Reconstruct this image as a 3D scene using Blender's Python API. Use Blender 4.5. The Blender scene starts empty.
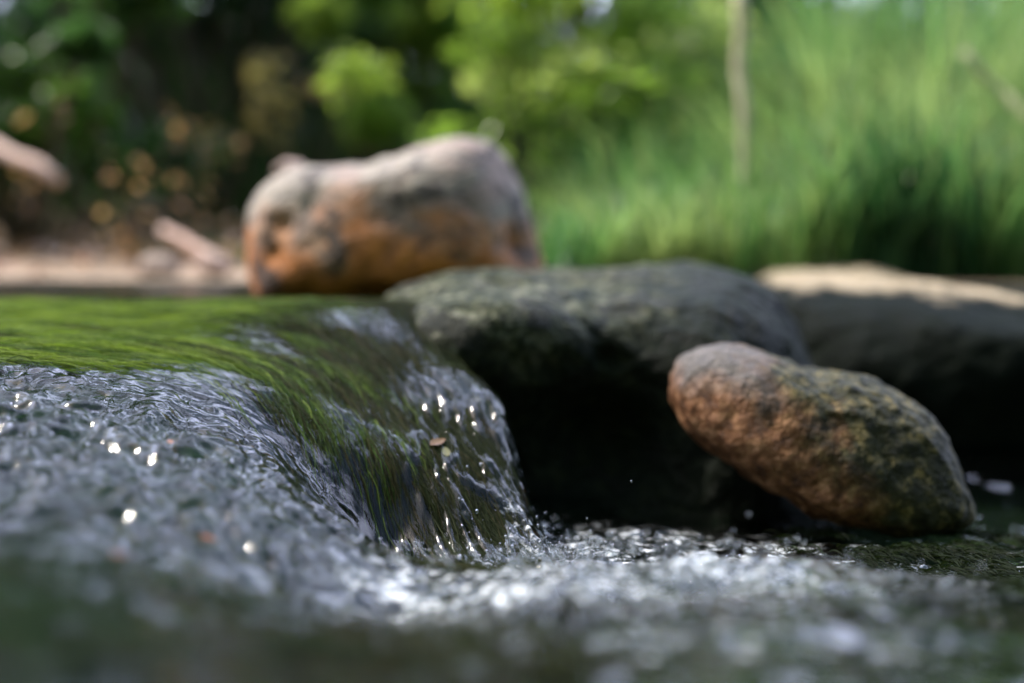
import bpy, math, random
import numpy as np
from mathutils import Vector

random.seed(7)
rng = np.random.default_rng(7)
scene = bpy.context.scene
COL = scene.collection

# ------------------------------------------------------------------ camera
CAM_Z = 0.06
F = 50.0 / 36.0 * 1024.0
PITCH = math.atan((341.5 - 240.0) / F)
cam_data = bpy.data.cameras.new('camera')
cam = bpy.data.objects.new('camera', cam_data)
COL.objects.link(cam)
cam.location = (0, 0, CAM_Z)
cam.rotation_euler = (math.pi / 2 - PITCH, 0, 0)
cam_data.lens = 50
cam_data.sensor_width = 36
cam_data.clip_start = 0.01
cam_data.clip_end = 500
cam_data.dof.use_dof = True
cam_data.dof.focus_distance = 1.01
cam_data.dof.aperture_fstop = 1.8
scene.camera = cam

# ------------------------------------------------------------------ light
SUN_EL, SUN_AZ = 57.0, -67.0      # azimuth: degrees from +Y (away from the camera), negative = left
world = bpy.data.worlds.new('World')
scene.world = world
world.use_nodes = True
wn = world.node_tree
wn.nodes.clear()
wo = wn.nodes.new('ShaderNodeOutputWorld')
wb = wn.nodes.new('ShaderNodeBackground')
sky = wn.nodes.new('ShaderNodeTexSky')
sky.sky_type = 'NISHITA'
sky.sun_disc = False
sky.air_density = 1.4
sky.dust_density = 3.0
sky.sun_elevation = math.radians(SUN_EL)
sky.sun_rotation = math.radians(SUN_AZ)
wb.inputs['Strength'].default_value = 0.15
# bright cloud added to the unseen sky ahead, so the ripples reflect silver
wc = wn.nodes.new('ShaderNodeTexCoord')
wz = wn.nodes.new('ShaderNodeSeparateXYZ'); wn.links.new(wc.outputs['Generated'], wz.inputs[0])
wno = wn.nodes.new('ShaderNodeTexNoise'); wno.inputs['Scale'].default_value = 5.0; wno.inputs['Detail'].default_value = 7
wn.links.new(wc.outputs['Generated'], wno.inputs['Vector'])
def wmap(sock, a, b):
    m = wn.nodes.new('ShaderNodeMapRange'); m.interpolation_type = 'SMOOTHSTEP'
    m.inputs[1].default_value = a; m.inputs[2].default_value = b
    wn.links.new(sock, m.inputs[0]); return m.outputs[0]
def wmul(a, b):
    m = wn.nodes.new('ShaderNodeMath'); m.operation = 'MULTIPLY'
    wn.links.new(a, m.inputs[0]); wn.links.new(b, m.inputs[1]); return m.outputs[0]
cl_mask = wmul(wmul(wmap(wno.outputs['Fac'], .45, .54), wmap(wz.outputs[1], .0, .35)), wmap(wz.outputs[2], .05, .2))
wm = wn.nodes.new('ShaderNodeMix'); wm.data_type = 'RGBA'
wn.links.new(cl_mask, wm.inputs[0]); wn.links.new(sky.outputs[0], wm.inputs[6])
wm.inputs[7].default_value = (13.0, 14.2, 19.5, 1)
wn.links.new(wm.outputs[2], wb.inputs[0])
wn.links.new(wb.outputs[0], wo.inputs[0])
sd = bpy.data.lights.new('sun', 'SUN')
sd.energy = 2.8
sd.angle = math.radians(0.5)
sd.color = (1.0, 0.93, 0.82)
sun = bpy.data.objects.new('sun', sd)
COL.objects.link(sun)
az, el = math.radians(SUN_AZ), math.radians(SUN_EL)
sdir = Vector((math.sin(az) * math.cos(el), math.cos(az) * math.cos(el), math.sin(el)))
sun.rotation_euler = sdir.to_track_quat('Z', 'Y').to_euler()
sun.location = (0, 0, 6)
vs = scene.view_settings
vs.view_transform = 'Standard'
vs.look = 'None'
vs.exposure = 1.15
vs.gamma = 1.0
vs.use_curve_mapping = False
scene.render.engine = 'CYCLES'
cy = scene.cycles
cy.use_denoising = True
cy.max_bounces = 10
cy.transparent_max_bounces = 16
cy.glossy_bounces = 4
cy.diffuse_bounces = 3
cy.sample_clamp_indirect = 4.0
cy.caustics_reflective = False
cy.caustics_refractive = False

# ------------------------------------------------------------------ helpers
def P(px, py, D):
    """pixel -> world point at forward distance D"""
    a = (px - 512.0) / F
    b = (341.5 - py) / F
    dy = math.cos(PITCH) + b * math.sin(PITCH)
    dz = -math.sin(PITCH) + b * math.cos(PITCH)
    t = D / dy
    return np.array([a * t, D, CAM_Z + dz * t])

_perm = np.random.default_rng(11).permutation(256).astype(np.int64)
_perm = np.concatenate([_perm, _perm])
_g = np.random.default_rng(12).normal(size=(256, 3))
_g /= np.linalg.norm(_g, axis=1)[:, None]
def perlin(p):
    p = np.asarray(p, dtype=np.float64)
    i = np.floor(p).astype(np.int64)
    f = p - i
    i &= 255
    u = f * f * f * (f * (f * 6 - 15) + 10)
    out = np.zeros(len(p))
    for dx in (0, 1):
        wx = u[:, 0] if dx else 1 - u[:, 0]
        for dy in (0, 1):
            wy = u[:, 1] if dy else 1 - u[:, 1]
            for dz in (0, 1):
                wz = u[:, 2] if dz else 1 - u[:, 2]
                h = _perm[_perm[_perm[(i[:, 0] + dx) & 255] + ((i[:, 1] + dy) & 255)] + ((i[:, 2] + dz) & 255)]
                g = _g[h]
                out += wx * wy * wz * (g[:, 0] * (f[:, 0] - dx) + g[:, 1] * (f[:, 1] - dy) + g[:, 2] * (f[:, 2] - dz))
    return out
def fbm(p, oct=4, gain=0.5):
    s, a = 0, 1.0
    p = np.array(p, dtype=np.float64)
    for k in range(oct):
        s = s + a * perlin(p + 17.3 * k)
        p = p * 2.03
        a *= gain
    return s
def xyz(x, y, z=0.0):
    return np.stack([np.ravel(x), np.ravel(y), np.ravel(z) * np.ones(np.size(x)) if np.size(z) == 1 else np.ravel(z)], axis=1)
def sstep(a, b, x):
    t = np.clip((x - a) / (b - a), 0, 1)
    return t * t * (3 - 2 * t)

def tag(o, label=None, cat=None, group=None, kind=None):
    if label: o['label'] = label
    if cat: o['category'] = cat
    if group: o['group'] = group
    if kind: o['kind'] = kind
    return o
def mesh_obj(name, V, Fc, mat, parent=None, smooth=True, attrs=None, colors=None, loc=None):
    V = np.asarray(V, dtype=np.float32)
    Fc = np.asarray(Fc, dtype=np.int32)
    if loc is not None: V = V - np.asarray(loc, dtype=np.float32)
    k = Fc.shape[1]
    me = bpy.data.meshes.new(name)
    me.vertices.add(len(V)); me.vertices.foreach_set('co', V.ravel())
    me.loops.add(Fc.size); me.loops.foreach_set('vertex_index', Fc.ravel())
    me.polygons.add(len(Fc))
    me.polygons.foreach_set('loop_start', np.arange(0, Fc.size, k, dtype=np.int32))
    me.update(calc_edges=True)
    me.polygons.foreach_set('use_smooth', np.full(len(Fc), smooth))
    for n, a in (attrs or {}).items():
        at = me.attributes.new(n, 'FLOAT', 'POINT')
        at.data.foreach_set('value', np.asarray(a, dtype=np.float32).ravel())
    if colors is not None:
        at = me.attributes.new('tone', 'FLOAT_COLOR', 'POINT')
        c = np.ones((len(V), 4), dtype=np.float32); c[:, :3] = colors
        at.data.foreach_set('color', c.ravel())
    me.materials.append(mat)
    me.validate()
    o = bpy.data.objects.new(name, me)
    COL.objects.link(o)
    if loc is not None: o.location = tuple(float(v) for v in loc)
    if parent is not None: o.parent = parent
    return o
def empty(name, loc):
    o = bpy.data.objects.new(name, None)
    o.empty_display_size = 0.05
    COL.objects.link(o); o.location = tuple(float(v) for v in loc)
    return o
def grid_faces(nx, ny):
    idx = np.arange(nx * ny).reshape(ny, nx)
    return np.stack([idx[:-1, :-1].ravel(), idx[:-1, 1:].ravel(), idx[1:, 1:].ravel(), idx[1:, :-1].ravel()], axis=1)

class NT:
    def __init__(self, name):
        self.m = bpy.data.materials.new(name); self.m.use_nodes = True
        self.t = self.m.node_tree; self.t.nodes.clear()
        self.out = self.t.nodes.new('ShaderNodeOutputMaterial')
    def n(self, typ, **kw):
        nd = self.t.nodes.new(typ)
        for k, v in kw.items():
            if k.startswith('_'): setattr(nd, k[1:], v)
            else: self.set(nd.inputs[k.replace('__', ' ')], v)
        return nd
    def set(self, sock, v):
        if isinstance(v, bpy.types.NodeSocket): self.t.links.new(v, sock)
        else: sock.default_value = v
    def math(self, op, a, b=0.0, clamp=False):
        nd = self.t.nodes.new('ShaderNodeMath'); nd.operation = op; nd.use_clamp = clamp
        self.set(nd.inputs[0], a); self.set(nd.inputs[1], b)
        return nd.outputs[0]
    def noise(self, scale, detail=4, rough=0.55, vec=None, dist=0.0):
        nd = self.n('ShaderNodeTexNoise', Scale=scale, Detail=detail, Roughness=rough, Distortion=dist)
        if vec is not None: self.set(nd.inputs['Vector'], vec)
        return nd.outputs['Fac']
    def coord(self, scale=(1, 1, 1), kind='Object'):
        c = self.t.nodes.new('ShaderNodeTexCoord')
        m = self.n('ShaderNodeMapping'); m.inputs['Scale'].default_value = scale
        self.t.links.new(c.outputs[kind], m.inputs['Vector'])
        return m.outputs[0]
    def geo(self, name):
        return self.t.nodes.new('ShaderNodeNewGeometry').outputs[name]
    def ramp(self, fac, stops):
        nd = self.t.nodes.new('ShaderNodeValToRGB')
        cr = nd.color_ramp
        while len(cr.elements) < len(stops): cr.elements.new(0.5)
        for e, (p, c) in zip(cr.elements, stops):
            e.position = p
            e.color = (c[0], c[1], c[2], 1) if hasattr(c, '__len__') else (c, c, c, 1)
        self.set(nd.inputs[0], fac)
        return nd.outputs[0]
    def mix(self, fac, a, b, blend='MIX'):
        nd = self.t.nodes.new('ShaderNodeMix'); nd.data_type = 'RGBA'; nd.blend_type = blend
        def cc(v): return (v[0], v[1], v[2], 1) if isinstance(v, tuple) and len(v) == 3 else v
        self.set(nd.inputs[0], fac); self.set(nd.inputs[6], cc(a)); self.set(nd.inputs[7], cc(b))
        return nd.outputs[2]
    def bump(self, h, strength=0.5, dist=0.01, normal=None):
        nd = self.n('ShaderNodeBump', Strength=strength, Distance=dist, Height=h)
        if normal is not None: self.set(nd.inputs['Normal'], normal)
        return nd.outputs[0]
    def attr(self, name, out='Fac'):
        nd = self.t.nodes.new('ShaderNodeAttribute'); nd.attribute_name = name
        return nd.outputs[out]
    def finish(self, sh):
        self.t.links.new(sh, self.out.inputs['Surface']); return self.m

def leaf_material(name, trans=0.45, rough=0.35, tex=60.0, spec=0.4):
    t = NT(name)
    c = t.attr('tone', 'Color')
    f = t.noise(tex, 2)
    c2 = t.mix(t.ramp(f, [(0.3, 0.0), (0.7, 1.0)]), c, t.mix(1.0, c, (0.55, 0.6, 0.5), 'MULTIPLY'))
    b = t.n('ShaderNodeBsdfPrincipled', Roughness=rough)
    b.inputs['Specular IOR Level'].default_value = spec
    t.set(b.inputs['Base Color'], c2)
    tr = t.n('ShaderNodeBsdfTranslucent', Color=t.mix(1.0, c2, (1.4, 1.5, .85), 'MULTIPLY'))
    mx = t.n('ShaderNodeMixShader', Fac=trans)
    t.t.links.new(b.outputs[0], mx.inputs[1]); t.t.links.new(tr.outputs[0], mx.inputs[2])
    return t.finish(mx.outputs[0])

# ------------------------------------------------------------------ water-surface field (metres, real terrain of the cascade)
CP = []
def cps(*pts):
    for p in pts: CP.append(P(*p))
cps((0,292,1.58),(0,322,1.27),(0,355,1.07),(0,430,.90),(0,500,.77),(0,555,.66),(0,620,.52),(0,683,.44))
cps((150,294,1.58),(150,325,1.28),(150,365,1.08),(150,440,.92),(150,510,.79),(150,580,.64),(150,650,.51))
cps((280,300,1.5),(280,348,1.2),(280,392,1.08),(280,470,.94),(280,540,.80),(280,610,.65),(280,683,.51))
cps((390,300,1.45),(390,350,1.22),(390,420,1.11),(390,478,1.04),(385,555,1.0),(380,610,.76),(380,683,.54))
cps((440,312,1.33),(450,370,1.19),(470,430,1.11),(500,480,1.06),(535,550,1.0),(500,400,1.15))
cps((430,500,1.03),(440,562,.98),(480,560,.98),(415,540,1.01),(400,515,1.03))
cps((700,512,1.25),(600,515,1.25),(620,545,1.06),(900,515,1.24),(1000,500,1.35),(960,560,.98),(700,545,1.04),(860,545,1.05))
cps((450,575,.80),(520,568,.78),(640,560,.79),(720,552,.82),(790,552,.83),(860,572,.82),(960,578,.84))
cps((450,635,.62),(600,635,.62),(750,635,.62),(900,630,.64),(1000,630,.66))
cps((500,683,.52),(700,683,.52),(900,683,.54),(1020,683,.56))
for x in (-1.1, -.8):
    for y, z in ((2.3, 0), (1.6, 0), (1.27, -.012), (1.05, -.03), (.8, -.075), (.6, -.085), (.3, -.08)): CP.append(np.array([x, y, z]))
for x, y, z in ((-.4, 2.2, 0), (0, 2.2, 0), (-.2, 1.8, 0), (-.55, 1.8, 0), (.0, 1.75, 0.0), (.3, 2.2, 0), (.8, 2.2, 0), (.3, 1.9, -.01), (.3, 1.45, -.17), (.1, 1.4, -.17), (.8, 1.45, -.16),
                (.8, 1.1, -.17), (.9, .8, -.14), (.9, .5, -.10), (.5, .3, -.10), (.1, .25, -.10), (-.3, .2, -.085), (.8, 1.9, -.01)):
    CP.append(np.array([x, y, z]))
CP = np.array(CP)
def _tps(r2): return r2 * np.log(r2 + 1e-9) * 0.5
_d = CP[:, None, :2] - CP[None, :, :2]
_K = _tps((_d ** 2).sum(-1)) + np.eye(len(CP)) * 2e-4
_Q = np.hstack([np.ones((len(CP), 1)), CP[:, :2]])
_A = np.block([[_K, _Q], [_Q.T, np.zeros((3, 3))]])
_w = np.linalg.solve(_A, np.concatenate([CP[:, 2], np.zeros(3)]))
def S(x, y):
    x = np.clip(np.ravel(x), -1.1, .9); y = np.clip(np.ravel(y), .2, 2.3)
    z = _w[-3] + _w[-2] * x + _w[-1] * y
    for k in range(len(CP)):
        z = z + _w[k] * _tps((x - CP[k, 0]) ** 2 + (y - CP[k, 1]) ** 2)
    # the rock breaks off along its right-hand edge, down to the lower pool
    xe = np.interp(y, [.86, .95, 1.0, 1.05, 1.1, 1.2, 1.3, 1.4, 1.6], [.06, .022, .014, .004, -.004, -.016, -.045, -.03, -.03])
    k = sstep(0, .035, x - xe) * sstep(.84, .93, y) * sstep(1.62, 1.5, y)
    z = z + (np.minimum(z, -.170) - z) * k
    # soft cap at the still level of the upper pool
    return -np.logaddexp(0, -(z) / 0.004) * 0.004

# boundary between weed-covered water (behind) and the rippled sheet (in front)
_bx = np.array([-1.2, P(0,355,1.06)[0], P(150,365,1.07)[0], P(290,402,1.06)[0], P(350,440,1.05)[0], P(395,500,1.0)[0], -.05, .0])
_by = np.array([1.08, 1.06, 1.07, 1.06, 1.045, .98, .86, .8])
def ybound(x): return np.interp(x, _bx, _by)

def axis(segs):
    out = [segs[0][0]]
    for a, b, h in segs:
        n = max(1, int(round((b - a) / h)))
        out += list(np.linspace(a, b, n + 1)[1:])
    return np.array(out)

# ------------------------------------------------------------------ ground: one sheet
def pool_edge(x):          # y of the far shore of the upper pool
    return 1.93 + 0.05 * np.sin(x * 5.0) + 0.10 * sstep(-.3, -1.2, x) - 0.25 * sstep(-.05, .25, x)
def ground_z(x, y):
    x = np.ravel(x); y = np.ravel(y)
    s = S(x, y)
    bed = s - 0.05 - 0.05 * sstep(-.02, .05, x) * sstep(1.6, 1.3, y)
    e = y - pool_edge(x)
    n1 = fbm(xyz(x * 1.3, y * 1.3), 4)
    bank = -0.02 + 0.022 * sstep(-.06, .1, e) + 0.06 * sstep(.25, 1.2, e) + 0.55 * sstep(1.0, 6.0, e) + 0.9 * sstep(4, 14, e) + 6 * sstep(14, 80, e) + n1 * 0.03 * sstep(0.05, 1.0, e)
    z = bed + (bank - bed) * sstep(-.12, .03, e)
    right = sstep(1.0, 2.2, x) * sstep(2.4, 1.6, y)
    z = z + right * (0.45 * sstep(1.0, 3, x) + 0.3)
    left = sstep(-1.1, -2.4, x) * sstep(2.6, 1.6, y)
    z = z + left * 0.35
    # unseen steep bank added behind the camera to block the sky
    back = sstep(-0.35, -2.4, y)
    z = z + back * 5.2 + sstep(-3.0, -30, y) * 6
    side = sstep(3, 30, np.abs(x)) * 2.5
    return z + side
gx = axis([(-90, -12, 6), (-12, -2, .5), (-2, -.8, .06), (-.8, .8, .02), (.8, 2, .06), (2, 12, .5), (12, 90, 6)])
gy = axis([(-60, -8, 4), (-8, .2, .25), (.2, 2.4, .02), (2.4, 6, .08), (6, 16, .5), (16, 120, 6)])
X, Y = np.meshgrid(gx, gy)
t = NT('bank soil and stream bed')
co = t.coord()
n1 = t.noise(9, 6, .6, co); n2 = t.noise(60, 5, .6, co); n3 = t.noise(2.2, 3, .5, co)
soil = t.ramp(n2, [(.3, (.05, .035, .022)), (.55, (.12, .085, .055)), (.75, (.2, .15, .10))])
sand = t.ramp(n2, [(.3, (.24, .17, .12)), (.6, (.42, .32, .24)), (.8, (.55, .45, .36))])
green = t.ramp(n1, [(.3, (.02, .045, .012)), (.7, (.06, .10, .025))])
bedc = t.ramp(n1, [(.3, (.002, .005, .003)), (.55, (.005, .009, .004)), (.75, (.012, .011, .006))])
mshore, mgreen = t.attr('shore'), t.attr('green')
c = t.mix(mgreen, soil, green)
c = t.mix(mshore, c, sand)
c = t.mix(t.attr('wet'), c, bedc)
b = t.n('ShaderNodeBsdfPrincipled', Roughness=.85); b.inputs['Specular IOR Level'].default_value = .1
t.set(b.inputs['Base Color'], c)
t.set(b.inputs['Normal'], t.bump(n2, .6, .01))
MAT_GROUND = t.finish(b.outputs[0])
gz = ground_z(X, Y)
xr, yr = X.ravel(), Y.ravel()
e = yr - pool_edge(xr)
nn = fbm(xyz(xr * 3, yr * 3), 3)
shore = sstep(-.03, .02, e) * sstep(.62, .30, e + nn * .3) * sstep(.45, .1, xr) * (1 - sstep(1.05, 1.8, -xr))
wet = sstep(.22, .10, e) * (yr > .0) * (np.abs(xr) < 2.0)
greenm = np.clip(sstep(.3, .9, e + nn * .5) * sstep(-1.2, .2, xr + nn) + sstep(1.6, 2.6, e + nn) + sstep(.2, -1, yr) + (xr > 1.5), 0, 1)
g = mesh_obj('ground', np.stack([xr, yr, gz], 1), grid_faces(len(gx), len(gy)), MAT_GROUND,
             attrs={'shore': shore, 'green': greenm, 'wet': wet.astype(float)})
tag(g, 'earth banks and bed of the stream with pale sandy shore', 'ground', kind='structure')

# ------------------------------------------------------------------ rock ledge under the sheet of water
lx = axis([(-1.15, -.6, .012), (-.6, .09, .004)])
ly = axis([(.45, .7, .008), (.7, 1.7, .004)])
X, Y = np.meshgrid(lx, ly)
xr, yr = X.ravel(), Y.ravel()
def ledge_top(x, y):
    n = fbm(xyz(x * 9, y * 9), 5, .5)
    e = np.interp(y, [.45, .8, .95, 1.0, 1.1, 1.2, 1.35, 1.7], [.0, -.02, .0, .025, .018, .0, -.02, -.02])
    plunge = sstep(0, .05, x - e) * .2 + sstep(1.5, 1.68, y) * .08 + sstep(.6, .46, y) * .08
    return S(x, y) - 0.012 + n * 0.006 - plunge
t = NT('mossy wet ledge rock')
co = t.coord((1, 1, 1))
n1 = t.noise(28, 6, .6, co); n2 = t.noise(160, 5, .65, co); n3 = t.noise(7, 4, .5, co)
c = t.ramp(n1, [(.28, (.002, .003, .001)), (.48, (.005, .008, .003)), (.62, (.010, .010, .004)), (.78, (.020, .015, .007))])
c = t.mix(t.ramp(n3, [(.45, 0.), (.62, 1.)]), c, t.ramp(n2, [(.3, (.003, .007, .002)), (.7, (.012, .022, .006))]))
b = t.n('ShaderNodeBsdfPrincipled', Roughness=.7); b.inputs['Specular IOR Level'].default_value = .03
t.set(b.inputs['Base Color'], c); t.set(b.inputs['Normal'], t.bump(n2, .7, .004))
MAT_LEDGE = t.finish(b.outputs[0])
ledge = mesh_obj('rock_ledge', np.stack([xr, yr, ledge_top(xr, yr)], 1), grid_faces(len(lx), len(ly)), MAT_LEDGE)
md = ledge.modifiers.new('thick', 'SOLIDIFY'); md.thickness = .05; md.offset = -1
tag(ledge, 'broad mossy rock ledge under the sheet of running water, left', 'rock')

# ------------------------------------------------------------------ water
wx = axis([(-3.0, -1.2, .06), (-1.2, -.56, .006), (-.56, .5, .0022), (.5, .9, .006), (.9, 2.2, .06)])
wy = axis([(-2.2, .2, .05), (.2, .42, .008), (.42, .9, .0027), (.9, 1.3, .0024), (1.3, 1.7, .005), (1.7, 2.2, .01)])
X, Y = np.meshgrid(wx, wy)
xr, yr = X.ravel(), Y.ravel()
base = S(xr, yr)
yb = ybound(xr)
front = sstep(.02, -.035, yr - yb)                      # rippled sheet in front of the weed
near = sstep(.64, .80, yr)                              # calmer very close to the camera
lowpool = sstep(-.06, .02, xr - np.interp(yr, [.4, .7, .9, 1.0, 1.3], [-.12, -.10, -.04, .02, .02])) * sstep(1.7, 1.4, yr)
fallm = sstep(-.13, -.06, xr) * sstep(.05, .02, xr) * sstep(.9, .96, yr) * sstep(1.28, 1.1, yr)
lens = sstep(1.1, .55, yr)
warp = fbm(xyz(xr * 12, yr * 12, 3.0), 2) * .02
q = lambda sx, sy, k: xyz((xr + warp) * sx, (yr + warp * .7) * sy, k)
# rippled sheet: cells a few mm wide, a bit longer along the flow
r1 = perlin(q(66, 56, 1.0)); r2 = perlin(q(38, 34, 2.0)); r3 = perlin(q(170, 140, 5.0))
rip = (np.abs(r1) * -1.0 + .3) * .0115 + r2 * .0125 + r3 * .0020
# standing wavelets parallel to the edge where the sheet bends over
w = perlin(q(30, 150, 8.0)) * .0022 + perlin(q(18, 70, 9.0)) * .003
edge = sstep(-.13, -.02, yr - yb) * sstep(-.5, -.25, xr)
amp = front * (1 - lowpool)
dz = amp * ((1 - .75 * edge) * rip + edge * w) * (0.22 + .78 * near)
# smooth gliding water behind, streaked with the flow
dz += (1 - front) * (1 - lowpool) * (1 - fallm) * (fbm(q(22, 45, 12.0), 3) * .0022)
# falling curtain: ropes along the fall line
rope = np.abs(perlin(xyz((xr * .95 + yr * .35) * 95 + warp * 60, (yr * .9 - xr * .3) * 22, 3.3))) 
rope2 = perlin(xyz((xr * .95 + yr * .35) * 200, (yr - xr * .3) * 60, 7.3))
dz += fallm * (rope * -.016 + .004 + rope2 * .004)
# churned lower pool
ch = -.006 + fbm(q(26, 26, 20.0), 3, .55) * .011 + (.35 - np.abs(perlin(q(85, 70, 22.0)))) * .006 + perlin(q(180, 150, 23.)) * .0018
foamzone = sstep(.24, .12, np.hypot((xr - .07) * .9, (yr - .84) * 1.3)) 
calm = sstep(.11, .21, xr) * sstep(.99, .9, yr)
calm = np.maximum(calm, sstep(.77, .64, yr))
dz -= lowpool * .006 * (1 - calm)
dz += lowpool * (ch + .006) * (.22 + .78 * sstep(-.22, .18, fbm(q(30, 22, 44.0), 3))) * (1 - .86 * calm) * (.35 + .65 * np.maximum(foamzone, .2))
dz += sstep(.74, .60, yr) * (fbm(q(20, 16, 51.0), 3, .55) * .0045 + perlin(q(60, 45, 53.0)) * .0012)
# foam amount, set by where the water is churned
fn = fbm(q(45, 45, 31.0), 4, .6)
foam = 1.3 * lowpool * foamzone * (1 - calm * .7) * sstep(-.15, .35, fn + .2 * foamzone)
foam += sstep(.13, .05, np.hypot((xr - .095) * .8, yr - 1.06)) * lowpool * sstep(-.25, .3, fn) * .9
foam += sstep(.20, .10, np.hypot((xr - .30) * .8, yr - 1.0)) * lowpool * sstep(.1, .35, fn) * .9
foam += 1.0 * sstep(.13, .04, np.hypot((xr - .09) * .8, yr - .64)) * lowpool * sstep(.12, .4, fn) * .8
foam += fallm * sstep(-.05, .03, xr) * sstep(0.0, .5, fn + .1) * .8
t = NT('stream water')
co = t.coord()
fr = t.n('ShaderNodeFresnel', IOR=1.333)
nb = t.bump(t.noise(300, 2, .5, co), .12, .0015)
t.set(fr.inputs['Normal'], nb)
tr = t.n('ShaderNodeBsdfTransparent', Color=(.66, .84, .70, 1))
gl = t.n('ShaderNodeBsdfGlossy', Roughness=.09, Color=(1, 1, 1, 1), Normal=nb)
m1 = t.n('ShaderNodeMixShader', Fac=fr.outputs[0])
t.t.links.new(tr.outputs[0], m1.inputs[1]); t.t.links.new(gl.outputs[0], m1.inputs[2])
fo = t.n('ShaderNodeBsdfPrincipled', Roughness=.25)
fo.inputs['Base Color'].default_value = (.78, .83, .85, 1)
fo.inputs['Subsurface Weight'].default_value = 0.0
fv = t.n('ShaderNodeTexVoronoi', Scale=230.0); t.set(fv.inputs['Vector'], co)
t.set(fo.inputs['Normal'], t.bump(fv.outputs['Distance'], .8, .003))
ff = t.math('MULTIPLY', t.attr('foam'), t.ramp(t.noise(120, 4, .65, co), [(.50, 0.), (.58, 1.)]), True)
ff = t.math('MULTIPLY', ff, .85)
m2 = t.n('ShaderNodeMixShader', Fac=ff)
t.t.links.new(m1.outputs[0], m2.inputs[1]); t.t.links.new(fo.outputs[0], m2.inputs[2])
MAT_WATER = t.finish(m2.outputs[0])
water = mesh_obj('water', np.stack([xr, yr, base + dz], 1), grid_faces(len(wx), len(wy)), MAT_WATER, attrs={'foam': np.clip(foam, 0, 1)})
tag(water, 'clear stream water gliding over the ledge and dropping into the pool', 'water', kind='structure')

# ------------------------------------------------------------------ stream weed (algae) combed by the current
def flow_dir(x, y):
    k = sstep(-.33, -.05, x)
    dy = -.12 - 1.9 * k - .25 * fbm(xyz(x * 6, y * 6), 2)
    L = np.hypot(1, dy)
    return 1 / L, dy / L
def strands(N, xlo, xhi, ylo, yhi, keep, length, width, lift, palette, seed, nseg=7):
    r = np.random.default_rng(seed)
    x = r.uniform(xlo, xhi, N); y = r.uniform(ylo, yhi, N)
    k = keep(x, y) > r.random(N)
    x, y = x[k], y[k]; n = len(x)
    L = length * r.uniform(.5, 1.5, n); w = width * r.uniform(.6, 1.5, n)
    li = lift(x, y) * r.uniform(.3, 1.4, n)
    ang = r.normal(0, .13, n); wob = r.uniform(0, 6.28, n); wf = r.uniform(15, 45, n)
    pts = []
    dirs = []
    cx, cyy = x.copy(), y.copy()
    for s in range(nseg + 1):
        fx, fy = flow_dir(cx, cyy)
        a = ang + .25 * np.sin(wob + s * L / nseg * wf * 6)
        dx = fx * np.cos(a) - fy * np.sin(a); dy = fx * np.sin(a) + fy * np.cos(a)
        z = S(cx, cyy)
        pts.append((cx.copy(), cyy.copy(), z)); dirs.append((dx, dy))
        # keep the step short where the rock falls away
        z2 = S(cx + dx * .003, cyy + dy * .003)
        sl = (z2 - z) / .003
        st = L / nseg / np.sqrt(1 + sl ** 2)
        cx = cx + dx * st; cyy = cyy + dy * st
    V = np.zeros((n, nseg + 1, 2, 3)); C = np.zeros((n, nseg + 1, 2, 3))
    roll = r.uniform(-.9, .9, n)
    pal = np.array(palette)
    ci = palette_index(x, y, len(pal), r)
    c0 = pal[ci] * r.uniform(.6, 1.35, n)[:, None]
    for s in range(nseg + 1):
        f = s / nseg
        px_, py_, pz = pts[s]; dx, dy = dirs[s]
        h = li * np.sin(math.pi * min(f * 1.05, 1.0)) ** .7 - .002
        ww = w * (1 - f ** 3) * .5 + w * .06
        nxv = -dy * np.cos(roll); nyv = dx * np.cos(roll); nzv = np.sin(roll)
        for j, sg in enumerate((-1, 1)):
            V[:, s, j, 0] = px_ + sg * nxv * ww
            V[:, s, j, 1] = py_ + sg * nyv * ww
            V[:, s, j, 2] = pz + h + sg * nzv * ww
            C[:, s, j] = c0 * (1.0 + .25 * (f - .5))
    idx = np.arange(n * (nseg + 1) * 2).reshape(n, nseg + 1, 2)
    Fc = np.stack([idx[:, :-1, 0], idx[:, :-1, 1], idx[:, 1:, 1], idx[:, 1:, 0]], axis=-1).reshape(-1, 4)
    return V.reshape(-1, 3), Fc, C.reshape(-1, 3)
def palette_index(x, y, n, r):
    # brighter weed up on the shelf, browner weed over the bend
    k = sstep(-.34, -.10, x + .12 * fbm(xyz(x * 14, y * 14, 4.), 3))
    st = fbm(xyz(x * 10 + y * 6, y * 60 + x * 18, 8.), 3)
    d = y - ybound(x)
    k = k * (.45 + .55 * sstep(.03, .11, d)) + .5 * sstep(-.11, -.085, x) * sstep(1.05, 1.02, y)  # last term darkens the weed to paint in the hollow's shade
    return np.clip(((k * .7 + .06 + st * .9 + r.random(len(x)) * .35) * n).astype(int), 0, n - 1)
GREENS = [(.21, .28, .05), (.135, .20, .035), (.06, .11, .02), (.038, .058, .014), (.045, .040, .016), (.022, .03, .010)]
def keep_weed(x, y):
    d = y - ybound(x)
    patch = fbm(xyz(x * 9, y * 16, 2.), 3)
    a = sstep(-.02, .03, d + .03 * patch) * sstep(1.50, 1.36, y + .06 * patch)
    right = sstep(.03, -.02, x - np.interp(y, [.8, 1.0, 1.1, 1.3, 1.5], [-.08, -.005, -.03, -.08, -.1]))
    return a * right * (.12 + .88 * sstep(-.12, .14, patch))
lift1 = lambda x, y: .0052 - .0010 * sstep(-.33, -.12, x) - .0035 * sstep(-.06, -.02, x - .1 * (y - 1.0))
MAT_WEED = leaf_material('stream weed', trans=.35, rough=.6, tex=300, spec=.05)
V1, F1, C1 = strands(125000, -.75, .04, .86, 1.55, keep_weed, .065, .0005, lift1, GREENS, 3)
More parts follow.
